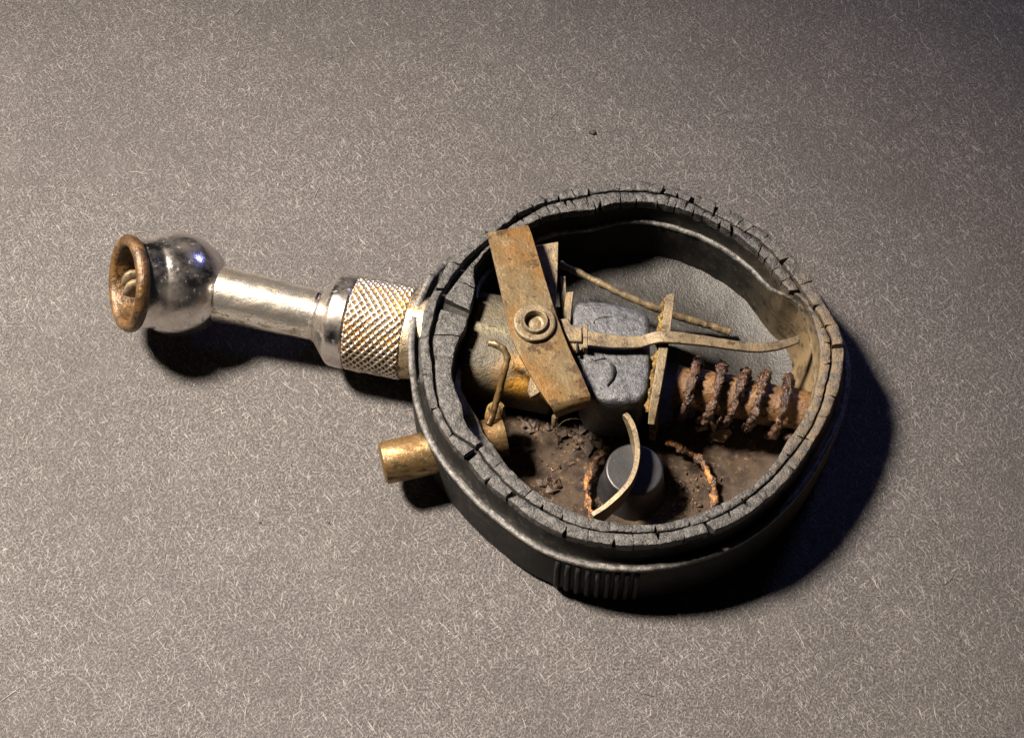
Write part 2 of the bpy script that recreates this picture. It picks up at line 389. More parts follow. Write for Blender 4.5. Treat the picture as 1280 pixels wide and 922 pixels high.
M2 = [(541, 424), (544, 451), (549, 505), (568, 541), (596, 558), (621, 589), (645, 613), (673, 632), (705, 649), (734, 659.5), (773, 664.5), (823, 663.5),
      (881, 650.5), (904, 640.5), (951, 608), (982, 575), (1007, 543), (1023, 512), (1032, 480), (1038, 451), (1038, 424), (1022, 394), (1001, 364), (983, 339),
      (952, 304), (920, 284), (885, 265), (862, 253), (828, 243), (794, 240), (755, 241), (719, 249), (684, 256), (655, 272), (640, 281), (612, 306), (590, 328), (572, 350), (556, 371), (548, 398)]
RI = [(574, 424), (565, 455), (564, 467), (577, 505), (582, 531), (605, 554), (639, 586), (672, 615), (702, 632), (737, 645), (791, 655), (817, 655),
      (858, 646), (899, 629), (944, 604), (984, 551), (1004, 522), (1016, 496), (1023, 470), (1026, 448), (1023, 421), (1015, 392), (1004, 374), (985, 361), (969, 341),
      (948, 314), (915, 290), (881, 271), (857, 263), (812, 252), (775, 252), (739, 262), (700, 266), (685, 269), (659, 281), (630, 297), (606, 315), (592, 335), (594, 357), (590, 378), (582, 410)]
RO, M1, M2, RI = (smooth(polar(c, HR), 1.8) for c in (RO, M1, M2, RI))
LO = smooth(RO, 6) + 1.65
for k in range(3): LO = smooth(LO, 6)
bump_at = lambda th0, wid: np.exp(-0.5 * (((TH - th0 + PI) % (2 * PI) - PI) / wid) ** 2)
LW = 0.75 + 1.5 * bump_at(ang(590, 530), 0.20) - 0.72 * np.clip(1.3 * bump_at(ang(1020, 470), 0.4), 0, 1)
dust = np.clip(bump_at(ang(1030, 470), 0.33) * 1.2, 0, 1)

ZS = HL + 3.7 * np.clip(1.7 * bump_at(ang(522, 400), 0.24), 0, 1)
ZL = HL + 3.0 * bump_at(ang(992, 368), 0.10)
def ring_mesh(rings, caps=(None, None), attr=None):
    V = []; F = []; at = []
    for (r, z, nz) in rings:
        r = np.broadcast_to(r, (N,)); z = np.broadcast_to(z, (N,))
        for i in range(N):
            c, s_ = math.cos(TH[i]), math.sin(TH[i])
            q = Vector((CC.x + r[i] * c, CC.y + r[i] * s_, z[i]))
            if nz:
                d = nz * fb(q, 0.45); q += Vector((c * d, s_ * d, 0.7 * nz * fb(q + Vector((40, 0, 0)), 0.5)))
            V.append(q)
            if attr is not None: at.append(attr[i])
    for k in range(len(rings) - 1):
        for i in range(N):
            j = (i + 1) % N
            F.append((k * N + i, (k + 1) * N + i, (k + 1) * N + j, k * N + j)[::-1])
    for which, row in ((caps[0], 0), (caps[1], len(rings) - 1)):
        if which is not None:
            V.append(Vector((CC.x, CC.y, which)))
            if attr is not None: at.append(0)
            c = len(V) - 1
            for i in range(N):
                j = (i + 1) % N
                f = (row * N + i, row * N + j, c)
                F.append(f if row else f[::-1])
    return V, F, at

RIs = smooth(RI, 2.0); SLP = 2.3 * bump_at(ang(1022, 460), 0.26)
V, F, at = ring_mesh([(LO - 3, 0.05, 0), (LO - 0.9, 0.05, 0), (LO - 0.25, 0.3, 0.05), (LO, 1.0, 0.08), (LO + 0.05, 5, 0.1), (LO, ZS - 0.5, 0.1), (LO - 0.12, ZS - 0.12, 0.05),
     (LO - 0.4, ZS + 0.03, 0.05), (RO + 0.55, np.minimum(ZS - 0.15, 12.2), 0.08), (RO + 0.30, np.minimum(ZS + 0.15, 12.3), 0.1), (RO - 0.02, np.clip(ZS + 1.6, 0, 12.4), 0.1), (RO - 0.05, HR - 1.0, 0.1), (RO - 0.25, HR - 1.15, 0.0),
     (M1, HR - 1.3, 0), (M2, HR - 1.3, 0), (RI + 0.25, HR - 1.15, 0), (RI + 0.05, HR - 1.0, 0.1), (0.5 * RI + 0.5 * RIs, np.maximum(11.2, np.minimum(ZL + 0.5, 12.35)), 0.1), (RIs - 0.10, np.minimum(ZL + 0.25, 12.2), 0.1), (RIs - 0.25, np.minimum(ZL + 0.05, 12.0), 0.05),
     (RIs - LW + 0.1, np.minimum(ZL, 11.9), 0.12), (RIs - LW, ZL - 0.25, 0.12), (RIs - LW - 0.05 - 0.5 * SLP, 6, 0.1), (RIs - LW - 0.12 - SLP, 2.2, 0.1), (RIs - LW - 0.5 - SLP, 1.3, 0.05), (RIs - LW - 1.4 - SLP, 0.8, 0)], caps=(0.05, 0.5), attr=dust)
case = link('case', V, F, 'rubber', gauge, attrs={'dust': at}, sharp=50)
case['label'] = 'round black rubber case, brittle and cracked around its rim'

# thin worn lip along the outer shoulder
V, F, at = ring_mesh([(LO - 0.02, ZS - 0.45, 0.03), (LO + 0.06, ZS - 0.35, 0.05), (LO + 0.04, ZS - 0.06, 0.06), (LO - 0.10, ZS + 0.12, 0.05), (LO - 0.70, ZS + 0.10, 0.05), (LO - 0.85, ZS - 0.15, 0.03)])
link('shoulder', V, F, 'ledge', case, sharp=60)
V, F, at = ring_mesh([(RIs - 0.28, ZL + 0.0, 0.0), (RIs - 0.3, ZL + 0.13, 0.08), (RIs - LW + 0.12, ZL + 0.10, 0.12), (RIs - LW - 0.06, ZL - 0.1, 0.12), (RIs - LW - 0.04, ZL - 0.4, 0.1)])
link('inner_ledge', V, F, 'ledge', case, sharp=60)

# the rim, broken into blocks by its cracks
out_cr = [(551, 362, 6), (527, 420, 1.5), (531, 468, 2.5), (541, 511, 5), (562, 545, 3.5), (588, 568, 11), (612, 598, 2), (639, 619, 8), (672, 645, 2), (707, 662, 5), (735, 669, 1.5), (768, 674, 2), (792, 673, 1.5),
          (823, 672, 5), (855, 667, 1.5), (886, 660, 6), (915, 648, 2), (937, 635, 2.5), (953, 622, 2), (975, 600, 2), (990, 585, 3), (1012, 550, 2), (1030, 520, 2), (1042, 495, 1.5), (1047, 465, 1.5),
          (1048, 432, 7), (1042, 405, 2), (1025, 380, 2), (1010, 352, 5), (998, 333, 2), (985, 322, 5), (972, 308, 2), (958, 296, 2.5), (940, 283, 5), (928, 274, 2), (914, 266, 3), (897, 257, 6), (880, 249, 2),
          (866, 246, 7), (848, 240, 2.5), (830, 236, 6), (812, 233, 2), (795, 232, 3), (775, 231, 3.5), (752, 232, 3), (735, 235, 2), (716, 240, 3.5), (698, 244, 2), (682, 248, 6), (664, 255, 2), (646, 262, 4), (628, 272, 1.5), (609, 290, 2), (588, 309, 2.5), (568, 328, 2)]
in_cr = [(577, 352, 4), (577, 388, 20), (555, 418, 4), (553, 445, 3), (559, 490, 2), (572, 520, 1.5), (600, 556, 8), (619, 583, 4), (640, 597, 1.5), (660, 616, 4), (680, 628, 1.5), (703, 643, 2.5), (735, 653, 1.5), (762, 658, 1.5),
         (791, 661, 2), (820, 660, 4), (843, 656, 1.5), (862, 653, 2.5), (884, 644, 1.5), (905, 637, 3), (925, 622, 1.5), (944, 610, 2), (965, 590, 1.5), (984, 566, 2), (1000, 545, 1.5), (1010, 530, 2), (1022, 495, 1.5), (1030, 455, 2),
         (1030, 428, 3), (1024, 410, 3), (1015, 390, 2), (997, 363, 8), (984, 348, 2), (972, 335, 3), (960, 320, 2), (950, 311, 5), (935, 300, 3), (926, 293, 2), (915, 285, 6), (902, 276, 2), (890, 270, 3), (880, 265, 5), (868, 260, 2), (858, 256, 5), (846, 252, 2), (836, 249, 3.5),
         (822, 247, 2.5), (808, 246, 2), (795, 246, 1.5), (776, 246, 4), (762, 247, 2), (750, 250, 4), (742, 251, 2), (735, 253, 3), (718, 256, 4), (708, 257, 2), (697, 258, 3), (685, 262, 5), (672, 268, 2), (655, 278, 3), (635, 288, 2), (608, 312, 2)]

def at_th(arr, th): return float(np.interp(th % (2 * PI), TH, arr, period=2 * PI))

def rim_blocks(name, cr, A, B, zj, seed):
    rnd = random.Random(seed)
    c = sorted((ang(x, y), wd) for x, y, wd in cr if wd > 2 or rnd.random() < 0.70)
    for i in range(len(c)):
        t0, w0 = c[i]; t1, w1 = c[(i + 1) % len(c)]
        if t1 < t0: t1 += 2 * PI
        mid = at_th(RO, t0)
        g = lambda q: (max(0.75, 0.30 * q) if q < 3.2 else 0.40 * q if q < 5.5 else q * 0.85) * 0.107 / 2 / mid
        t0 += g(w0); t1 -= g(w1)
        if t1 - t0 < 0.004: continue
        n = max(3, int((t1 - t0) / 0.014)); dz = rnd.uniform(-zj, zj); sl = rnd.uniform(-0.08, 0.08); dr = rnd.uniform(-0.05, 0.05)
        sk0, sk1 = rnd.uniform(-1, 1) * 0.025, rnd.uniform(-1, 1) * 0.025
        prof = [(0.0, -1.5), (0.0, -0.22), (0.025, -0.06), (0.10, 0.0), (0.37, 0.02), (0.63, 0.02), (0.90, 0.0), (0.975, -0.06), (1.0, -0.22), (1.0, -1.5)]
        V = []; F = []; D = []; m = len(prof)
        for k in range(n + 1):
            f = k / n
            for (u, zz) in prof:
                th = t0 + (t1 - t0) * f + (sk0 * (1 - f) + sk1 * f) * (u - 0.5) + 0.003 * fb((u * 3, i * 7.1, f * 2 + seed), 1.0)
                a, b = at_th(A, th), at_th(B, th)
                r = a + (b - a) * u + dr
                e = min(f, 1 - f) * (t1 - t0) * mid
                drop = 0.06 * max(0, 1 - e / 0.10) if zz > -1 else 0
                q = Vector((CC.x + r * math.cos(th), CC.y + r * math.sin(th), HR + zz + dz + sl * (u - 0.5) - drop))
                q.z += 0.13 * fb(q, 0.9) + 0.06 * fb(q, 2.7); q.x += 0.08 * fb(q + Vector((9, 0, 0)), 1.1); q.y += 0.08 * fb(q + Vector((0, 9, 0)), 1.1)
                V.append(q); D.append(at_th(dust, th))
        for k in range(n):
            for j in range(m - 1):
                F.append((k * m + j, k * m + j + 1, (k + 1) * m + j + 1, (k + 1) * m + j))
        F.append(tuple(range(m))[::-1]); F.append(tuple(n * m + j for j in range(m)))
        F.append
        link(name, V, F, 'rim', case, attrs={'dust': D}, sharp=42)
rim_blocks('rim_block', out_cr, M1, RO, 0.03, 11)
rim_blocks('rim_block', in_cr, RI, M2, 0.035, 23)

# grip ribs on the front of the wall
for k in range(9):
    th = ang(694 + k * 12.6, 725 + 24 * math.sin(k / 8 * PI * 0.55), 4.5)
    r = at_th(LO, th); V = []; F = []
    for i in range(9):
        f = i / 8; z = 0.5 + f * 8.2; h = 0.75 * min(1, 5 * f + 0.1, 5 * (1 - f) + 0.1)
        for (d, rr) in ((-0.42, -0.25), (-0.30, 0.7 * h), (0, h), (0.30, 0.7 * h), (0.42, -0.25)):
            t = th + d / r; q = r + rr + 0.06
            V.append((CC.x + q * math.cos(t), CC.y + q * math.sin(t), z))
    for i in range(8):
        for j in range(4): F.append((i * 5 + j, i * 5 + j + 1, i * 5 + j + 6, i * 5 + j + 5))
    F.append((4, 3, 2, 1, 0)); F.append((40, 41, 42, 43, 44))
    link('grip_rib', V, F, 'rubber', case, sharp=80, attrs={'dust': [0] * len(V)})

# floor of the case with its caked mud
def mud_at(p):
    x, y = p.x, p.y
    def g(px, py, s): q = P(px, py, ZF); return math.exp(-((x - q.x) ** 2 + (y - q.y) ** 2) / (2 * s * s))
    return min(1.0, 1.1 * g(690, 590, 8) + 0.8 * g(790, 620, 7) + 0.7 * g(870, 570, 5) + 0.5 * g(900, 540, 5) + 0.35 * g(950, 550, 4) + 0.5 * g(640, 500, 7))
V = []; F = []; mud = []; nr, ns = 56, 180
RF = RIs - LW + 0.2 - 0.9 * SLP
for i in range(nr + 1):
    for j in range(ns):
        th = 2 * PI * j / ns; r = max(0.01, at_th(RF, th) * i / nr)
        q = Vector((CC.x + r * math.cos(th), CC.y + r * math.sin(th), ZF))
        mm = mud_at(q)
        q.z += 0.12 * fb(q, 0.15) + mm * (0.4 + 0.28 * fb(q, 0.45, 4) + 0.16 * fb(q, 1.5, 4)) + 1.3 * max(0, i / nr - 0.72) ** 2 / 0.078
        V.append(q); mud.append(mm)
for i in range(nr):
    for j in range(ns):
        k = (j + 1) % ns
        F.append((i * ns + j, (i + 1) * ns + j, (i + 1) * ns + k, i * ns + k))
fl = link('floor', V, F, 'floor', case, attrs={'mud': mud}, sharp=0)
fl['label'] = 'grey inner floor of the case, caked with brown dirt on one side'

# ------------------------------------------------------------------ stem, collar and tyre chuck
A0 = P(441, 403, 7.3); A1 = P(930, 499, 7.3)
AX = (A1 - A0).normalized()
BC = P(222, 355, 8.6)
HD = Vector((-0.857, -0.273, 0.438)).normalized()
prof = [(-7.07 * math.cos(a), 7.07 * math.sin(a)) for a in np.linspace(0.02, PI - 1.02, 40)]
prof += [(4.4, 6.05), (5.2, 5.95), (5.9, 5.8), (6.2, 5.5), (6.25, 4.9), (5.8, 4.7), (2.2, 4.6), (-0.5, 4.4), (-1.0, 3.2), (-1.0, 1.6), (-1.0, 0.02)]
V, F = lathe(prof, BC, HD, 96, 0.05, 0.5)
head = link('chuck_head', V, F, 'chrome', gauge, sharp=35)
head['label'] = 'ball-shaped chrome head with worn plating'
a_, e1, e2 = frame(HD)
V = []; F = []; ns, nm = 96, 20
for i in range(ns):
    for j in range(nm):
        u, v = 2 * PI * i / ns, 2 * PI * j / nm
        d = e1 * math.cos(u) + e2 * math.sin(u)
        q = BC + HD * (6.8 + 0.95 * math.sin(v)) + d * (5.75 + 0.88 * math.cos(v))
        q += 0.12 * fb(q, 0.5) * d; V.append(q)
for i in range(ns):
    for j in range(nm):
        F.append((i * nm + j, ((i + 1) % ns) * nm + j, ((i + 1) % ns) * nm + (j + 1) % nm, i * nm + (j + 1) % nm))
o = link('seal_ring', V, F, 'ring', head, sharp=0); o['label'] = 'brown perished rubber ring around the mouth'
V, F = lathe([(6.3, 4.95), (7.0, 4.8), (6.6, 4.65), (4.0, 4.40), (1.0, 4.25), (0.0, 3.9), (-0.4, 3.0), (-0.5, 0.02)], BC, HD, 72, 0.1, 0.7, True)
o = link('cup_lining', V, F, 'ring', head, sharp=50)
pc = BC + HD * 4.3
for sgn in (-1, 1):
    V, F = lathe([(0, 1.25), (1.6, 1.25), (2.6, 1.15), (3.1, 0.8), (3.3, 0.3), (3.32, 0.02)], pc, HD, 24, 0.12, 1.0)
    V = [pc + HD * (v - pc).dot(HD) + e1 * ((v - pc).dot(e1) * 0.62 + sgn * 0.80) + e2 * (v - pc).dot(e2) * 1.5 for v in V]
    link('valve_pin', V, F, 'patina', head, sharp=50)

SP = A0 - AX * 5.0
SD = (SP - BC).normalized(); SL = (SP - BC).length
V, F = lathe([(5.0, 3.0)] + [(5.4 + (SL - 5.2) * i / 20, 3.88 - 0.45 * i / 20) for i in range(21)] + [(SL + 1.5, 3.3)], BC, SD, 72, 0.07, 0.4)
link('stem', V, F, 'stem', gauge, sharp=50)
V, F = lathe([(-5.4, 2.5), (-5.35, 3.35), (-5.1, 3.62), (-4.75, 3.72), (-4.6, 3.62), (-4.5, 3.9), (-2.7, 6.0), (-2.35, 6.3), (-2.0, 6.42), (-1.0, 6.46), (-0.2, 6.46), (0.05, 6.3), (0.1, 5.5)], A0, AX, 96, 0.02, 0.5)
collar = link('collar', V, F, 'chrome', gauge, sharp=30)
collar['label'] = 'polished conical collar ahead of the knurled grip'
ax, e1, e2 = frame(AX); V = []; F = []; D = []
nk, na, Lk = 32, 32 * 12, 7.9; nt = 72
for i in range(nt + 1):
    t = Lk * i / nt
    for j in range(na):
        ph = j / na * nk; tw = t / 1.0
        r1 = abs(((ph + tw) % 1) - 0.5) * 2; r2 = abs(((ph - tw) % 1) - 0.5) * 2
        h = max(max(0, r1 - 0.40) / 0.60, max(0, r2 - 0.40) / 0.60)
        edge = min(1, t / 0.25, (Lk - t) / 0.25)
        th = 2 * PI * j / na
        wn = fb((t * 1.0, 6.4 * math.cos(th), 6.4 * math.sin(th)), 0.5)
        r = 6.12 + (0.36 + 0.10 * wn) * min(h, 0.80 + 0.12 * wn) / 0.85 * edge
        V.append(A0 + ax * t + (e1 * math.cos(th) + e2 * math.sin(th)) * r); D.append(1 - min(1, h * 1.3))
for i in range(nt):
    for j in range(na):
        k = (j + 1) % na; F.append((i * na + j, i * na + k, (i + 1) * na + k, (i + 1) * na + j))
o = link('knurled_grip', V, F, 'knurl', collar, attrs={'dirt': D}, sharp=0); o['label'] = 'diamond-knurled grip with dirt in its pits'
V, F = lathe([(7.8, 5.2), (7.85, 6.05), (8.0, 6.15), (8.6, 6.1), (9.6, 6.0), (10.8, 5.9), (11.0, 5.0)], A0, AX, 96, 0.08, 0.6)
link('end_band', V, F, 'band', collar, sharp=30)

# brass push pin through the wall
b0 = P(477, 579, 6.0); b1 = P(545, 564, 6.0); bd = (b1 - b0).normalized()
V, F = lathe([(0, 0.02), (0, 1.9), (0.05, 2.4), (0.25, 2.68), (0.7, 2.82), (3, 2.86), (7, 2.86), (9, 2.86), (16.5, 2.7), (16.6, 0.02)], b0, bd, 64, 0.05, 0.6)
link('push_pin', V, F, 'brass', gauge, sharp=35)['label'] = 'tarnished brass pin sticking out of the case wall'

# ------------------------------------------------------------------ works inside the case
# fitting that carries the lever
V, F = [], []
q0 = P(584, 417, 13.2); ns, nc = 40, 48
_, f1, f2 = frame(AX)
YEL, PAL = [], []
cr0, cr1 = P(598, 404, 10.8), P(641, 412, 10.8)
fc = A0 + AX * 15.6 + Vector((0, 0.7, -1.1))
for i in range(ns + 1):
    t = i / ns * 13.6
    sc = min(1, 0.80 + 0.2 * min(1, t / 0.8), 0.80 + 0.2 * min(1, (13.6 - t) / 0.8))
    for j in range(nc):
        a = 2 * PI * j / nc; cs, sn = math.cos(a), math.sin(a)
        e = 2 / 3.2
        hx = 7.1 * math.copysign(abs(cs) ** e, cs) * sc; hz = 5.2 * math.copysign(abs(sn) ** e, sn) * sc
        p = fc + AX * t + Vector((-AX.y, AX.x, 0)).normalized() * (hx + 0.4) + Vector((0, 0, hz - 0.5))
        p += Vector((0, 0, 0.15 * fb(p, 0.4))) 
        V.append(p)
        w_ = (p - cr0).dot((cr1 - cr0).normalized()); d_ = ((p - cr0) - (cr1 - cr0).normalized() * w_).length
        PAL.append(max(0, 1 - d_ / 1.0) if -0.5 < w_ < 5 else 0)
        YEL.append(max(0, 1 - (p - P(655, 478, 9)).length / 5.5))
for i in range(ns):
    for j in range(nc):
        k = (j + 1) % nc; F.append((i * nc + j, (i + 1) * nc + j, (i + 1) * nc + k, i * nc + k))
F.append(tuple(range(nc))); F.append(tuple(ns * nc + j for j in range(nc))[::-1])
fit = link('valve_body', V, F, 'body', gauge, attrs={'yel': YEL, 'pale': PAL}, sharp=50)
fit['label'] = 'dull metal valve body with yellow corrosion under the lever'
# fissure in it
V, F = tube(spline([P(601, 404, 10.74), P(612, 408, 10.80), P(622, 409, 10.80), P(640, 413, 10.74)], 24), [0.02 + 0.13 * math.sin(PI * i / 24) for i in range(25)], 6, 0.05, 3)
link('fissure', V, F, 'pit', fit, sharp=0)

# lever
rows = [((609, 291), (660, 281), 16.7), ((611, 300), (664, 291), 16.6), ((621, 342), (676, 331), 16.1), ((631, 386), (691, 380), 15.6), ((641, 425), (710, 432), 15.3),
        ((663, 468), (727, 468), 15.1), ((683, 500), (737, 492), 14.9), ((688, 507), (738, 496), 14.75), ((691, 512), (738, 500), 14.45), ((693, 517), (737, 504), 13.9), ((695, 522), (736, 508), 13.0)]
V, F = strip([P(*l, z) for l, r, z in rows], [P(*r, z) for l, r, z in rows], 0.6, 8, 0.08, along=3)
lev = link('lever', V, F, 'plate', gauge, sharp=40, bevel=0.10)
lev['label'] = 'flat rusty brown lever plate with one end bent down'
rc = P(668, 405, 15.45); up = Vector((0.05, -0.05, 1)).normalized()
V, F = lathe([(-5.5, 1.6), (-0.7, 1.6), (-0.6, 2.7), (0.45, 2.78), (0.62, 2.68), (0.70, 2.45), (0.62, 2.0), (0.62, 1.85), (0.95, 1.78), (1.12, 1.65), (1.12, 1.40), (0.95, 1.28), (0.2, 1.22), (0.1, 0.9), (0.25, 0.55), (0.3, 0.3), (0.3, 0.02)], rc, up, 64, 0.03, 1.0)
link('rivet', V, F, 'patina', lev, sharp=40)
# pointed finger under the lever
V, F = prism(P_([(664, 466), (659, 489), (664, 496), (672, 492), (681, 484)], 14.4), 13.7)
link('pawl', V, F, 'patina', lev, bevel=0.1, sharp=40)
V, F = tube(spline([P(694, 520, 12.2), P(693, 528, 11.2), P(692, 535, 10.0)], 8), [0.42, 0.4, 0.38, 0.36, 0.34, 0.3, 0.27, 0.2, 0.1], 8, 0.08, 2)
link('lever_tip', V, F, 'patina', lev)
# upright bracket behind the lever
V, F = strip([P(666, 307, 13.2), P(668, 345, 12.6), P(672, 405, 12.0)], [P(698, 302, 13.2), P(697, 345, 12.6), P(694, 402, 12.0)], 2.2, 4, 0.08, along=4)
link('bracket', V, F, 'patina', gauge, bevel=0.08, sharp=40)
V, F = strip([P(700, 344, 11.2), P(703, 402, 11.0)], [P(707, 345, 11.2), P(710, 402, 11.0)], 5.0, 2, 0.05, along=4)
link('bracket', V, F, 'patina', gauge, bevel=0.08, sharp=40)
V, F = strip([P(708, 365, 12.6), P(702, 402, 12.6)], [P(717, 364, 12.6), P(713, 402, 12.6)], 3.5, 2, 0.05, along=4)
link('bracket', V, F, 'patina', gauge, bevel=0.08, sharp=40)
# bent wire hook
V, F = tube(spline([P(612, 428, 15.2), P(621, 431, 15.4), P(629, 436, 15.3), P(634, 446, 14.8), P(630, 466, 13.6), P(623, 492, 11.2), P(616, 516, 9.4), P(611, 531, 8.6)], 42), 0.46, 10, 0.14, 1.2)
link('wire_hook', V, F, 'plate', gauge, sharp=0)
# yellow corroded stud low beside it
o0 = P(617, 525, 5.8)
V, F = lathe([(-1.0, 1.0), (0.8, 1.35), (2.0, 1.3), (2.7, 0.9), (3.0, 0.02)], o0, Vector((0.2, 0.35, 0.9)), 32, 0.25, 0.8)
link('stud', V, F, 'yellow', gauge)

# perished rubber cushion
bx = P_([(716, 388), (719, 379), (727, 375), (760, 376), (794, 384), (806, 390), (812, 400), (813, 440), (812, 470), (808, 490), (797, 500), (770, 502), (748, 499), (733, 490), (722, 470), (716, 430)], 12.6)
ctr = sum(bx, Vector()) / len(bx)
V = []; F = []; n = 96
op = spline(bx + [bx[0]], n)[:-1]
levels = [(0.0, 0.0), (0.35, 0.0), (0.62, 0.02), (0.84, 0.0), (0.93, -0.06), (0.975, -0.25), (1.0, -0.7), (1.02, -2.5), (1.0, -6), (0.96, -9.5), (0.9, -11.2)]
for (sc, dz) in levels:
    for p in op:
        q = ctr + (p - ctr) * max(sc, 0.001); q.z = 12.6 + dz
        nrm = (p - ctr).normalized()
        q += Vector((0, 0, 1)) * (0.16 * fb(q, 0.4, 3)) * (1 if dz > -1 else 0.2) + nrm * (0.12 * fb(q, 0.5) if sc > 0.9 else 0)
        V.append(q)
for i in range(len(levels) - 1):
    for j in range(n):
        k = (j + 1) % n; F.append((i * n + j, (i + 1) * n + j, (i + 1) * n + k, i * n + k))
cush = link('cushion', V, F, 'block', gauge, sharp=0)
cush['label'] = 'dark grey shrivelled rubber cushion with a crescent hole'
ce = [(762, 452), (768, 456), (770, 463), (767, 472), (759, 481), (763, 472), (764, 462)]
V, F = prism(P_(ce, 12.95), 12.0)
link('crescent_hole', V, F, 'pit', cush, sharp=0)
for pts in ([(742, 404), (745, 399), (755, 396), (762, 396)], [(733, 442), (742, 450), (748, 449), (757, 447)]):
    V, F = tube(spline(P_(pts, 12.72), 16), 0.07, 6, 0.06, 2.0)
    link('wrinkle', V, F, 'pit', cush, sharp=0)

# clamp, slotted screw and the long thin arm
V, F = prism(P_([(698, 398), (711, 397), (714, 405), (728, 408), (728, 427), (712, 426), (706, 416)], 14.3), 9.0)
cl = link('clamp', V, F, 'patina', gauge, bevel=0.2, sharp=40)
sc0 = P(721, 432, 13.2)
V, F = lathe([(-1.0, 0.9), (0.35, 0.95), (0.55, 0.8), (0.6, 0.02)], sc0, Vector((0, -0.3, 1)), 24, 0.04, 1.5)
scw = link('screw', V, F, 'patina', cl, sharp=40)
V, F = prism(P_([(720, 424), (722.4, 424), (722.4, 440), (720, 440)], 13.95), 13.4)
link('slot', V, F, 'pit', scw, sharp=0)
V, F = prism(P_([(729, 405), (735, 405), (735, 435), (729, 434)], 14.2), 12.6)
link('clamp_jaw', V, F, 'patina', cl, bevel=0.12, sharp=40)
armL = [(735, 413, 14.2), (765, 418, 14.1), (797, 420, 14.0), (808, 417, 14.1), (825, 413, 14.5), (845, 414, 14.5), (880, 419, 14.1), (915, 425, 13.6), (950, 428, 13.1), (975, 425, 12.6), (1000, 418, 12.2)]
armR = [(735, 431, 14.2), (765, 434, 14.1), (797, 434, 14.0), (812, 430, 14.1), (828, 427, 14.5), (845, 428, 14.5), (880, 431, 14.1), (915, 436, 13.6), (950, 439, 13.1), (978, 435, 12.6), (1000, 427, 12.2)]
V, F = strip([P(*q) for q in armL], [P(*q) for q in armR], 0.45, 3, 0.10, along=4)
link('pointer_arm', V, F, 'patina', gauge, bevel=0.07, sharp=40)['label'] = 'long thin tarnished arm crossing the case'

# standing plate behind the cushion
V, F = strip([P(832, 368, 13.4), P(828, 400, 13.4), P(821, 450, 13.2), P(813, 500, 12.4), P(810, 530, 10.6)], [P(844, 366, 13.4), P(840, 400, 13.4), P(833, 450, 13.2), P(824, 500, 12.4), P(818, 531, 10.6)], 0.9, 3, 0.12, along=6)
V2, F2 = strip([P(831, 372, 13.0), P(826, 405, 13.0), P(819, 452, 12.8), P(812, 500, 12.0)], [P(828, 425, 2.0), P(824, 458, 2.0), P(817, 505, 2.0), P(811, 550, 2.0)], 0.9, 10, 0.15, along=6, down=Vector((1, 0, 0)))
pl = link('divider_plate', V, F, 'patina', gauge, bevel=0.1, sharp=40)
link('plate_web', V2, F2, 'yellow', pl, sharp=40)
V, F = tube(spline([P(829, 378, 12.9), P(826, 405, 12.9), P(821, 440, 12.8), P(815, 480, 12.2), P(810, 515, 11)], 40), [0.30 + 0.22 * math.sin(i * 0.9) * math.sin(i * .37) for i in range(41)], 10, 0.45, 1.6)
link('corrosion_crust', V, F, 'yellow', pl, sharp=0)

# thin rod low in the case
V, F = tube(spline([P(700, 330, 8.5), P(730, 344, 8.0), P(770, 364, 7.2), P(812, 382, 6.2), P(850, 396, 4.6), P(880, 405, 3.5), P(912, 415, 2.6)], 60), [0.5 + 0.07 * math.sin(i * 1.3) * math.sin(i * .5) for i in range(60)] + [0.62], 10, 0.12, 1.4)
link('thin_rod', V, F, 'patina', gauge, sharp=0)

# piston rod and rusted coil spring, in line with the stem
tA = (P(843, 484, 8.0) - A0).dot(AX); tB = tA + 17.8
V, F = lathe([(tA, 0.02), (tA, 2.7)] + [(tA + (tB - tA) * i / 30, 2.75) for i in range(31)] + [(tB, 0.02)], A0, AX, 48, 0.30, 0.55)
rod = link('piston_rod', V, F, 'rustcore', gauge, sharp=50); rod['label'] = 'orange-brown rusted piston rod inside the spring'
hel = []; turns = 5.1; nn = 420; rad = []
_, g1, g2 = frame(AX)
for i in range(nn + 1):
    f = i / nn; a = -f * turns * 2 * PI + 1.1; ph_ = ((a - 2.2) / (2 * PI)) % 1; fl_ = math.floor((a - 2.2) / (2 * PI)); st_ = -(fl_ + min(1, max(0, (ph_ - 0.5) / 0.5)) ** 1.3)
    t = tA + 0.6 + (0.55 * st_ + 0.45 * f * turns) * 3.0 - 0.4
    R_ = 3.7 + 0.2 * math.sin(f * 9)
    hel.append(A0 + AX * (t + 0.25 * math.sin(a * 0.7)) + (g1 * math.cos(a) + g2 * math.sin(a)) * R_)
    rad.append(0.56 + 0.13 * math.sin(i * 0.21) * math.sin(i * 0.057 + 1))
V, F = tube(hel, rad, 18, 0.42, 1.9)
link('coil_spring', V, F, 'rust', gauge, sharp=0)['label'] = 'dark scaly rusted coil spring'

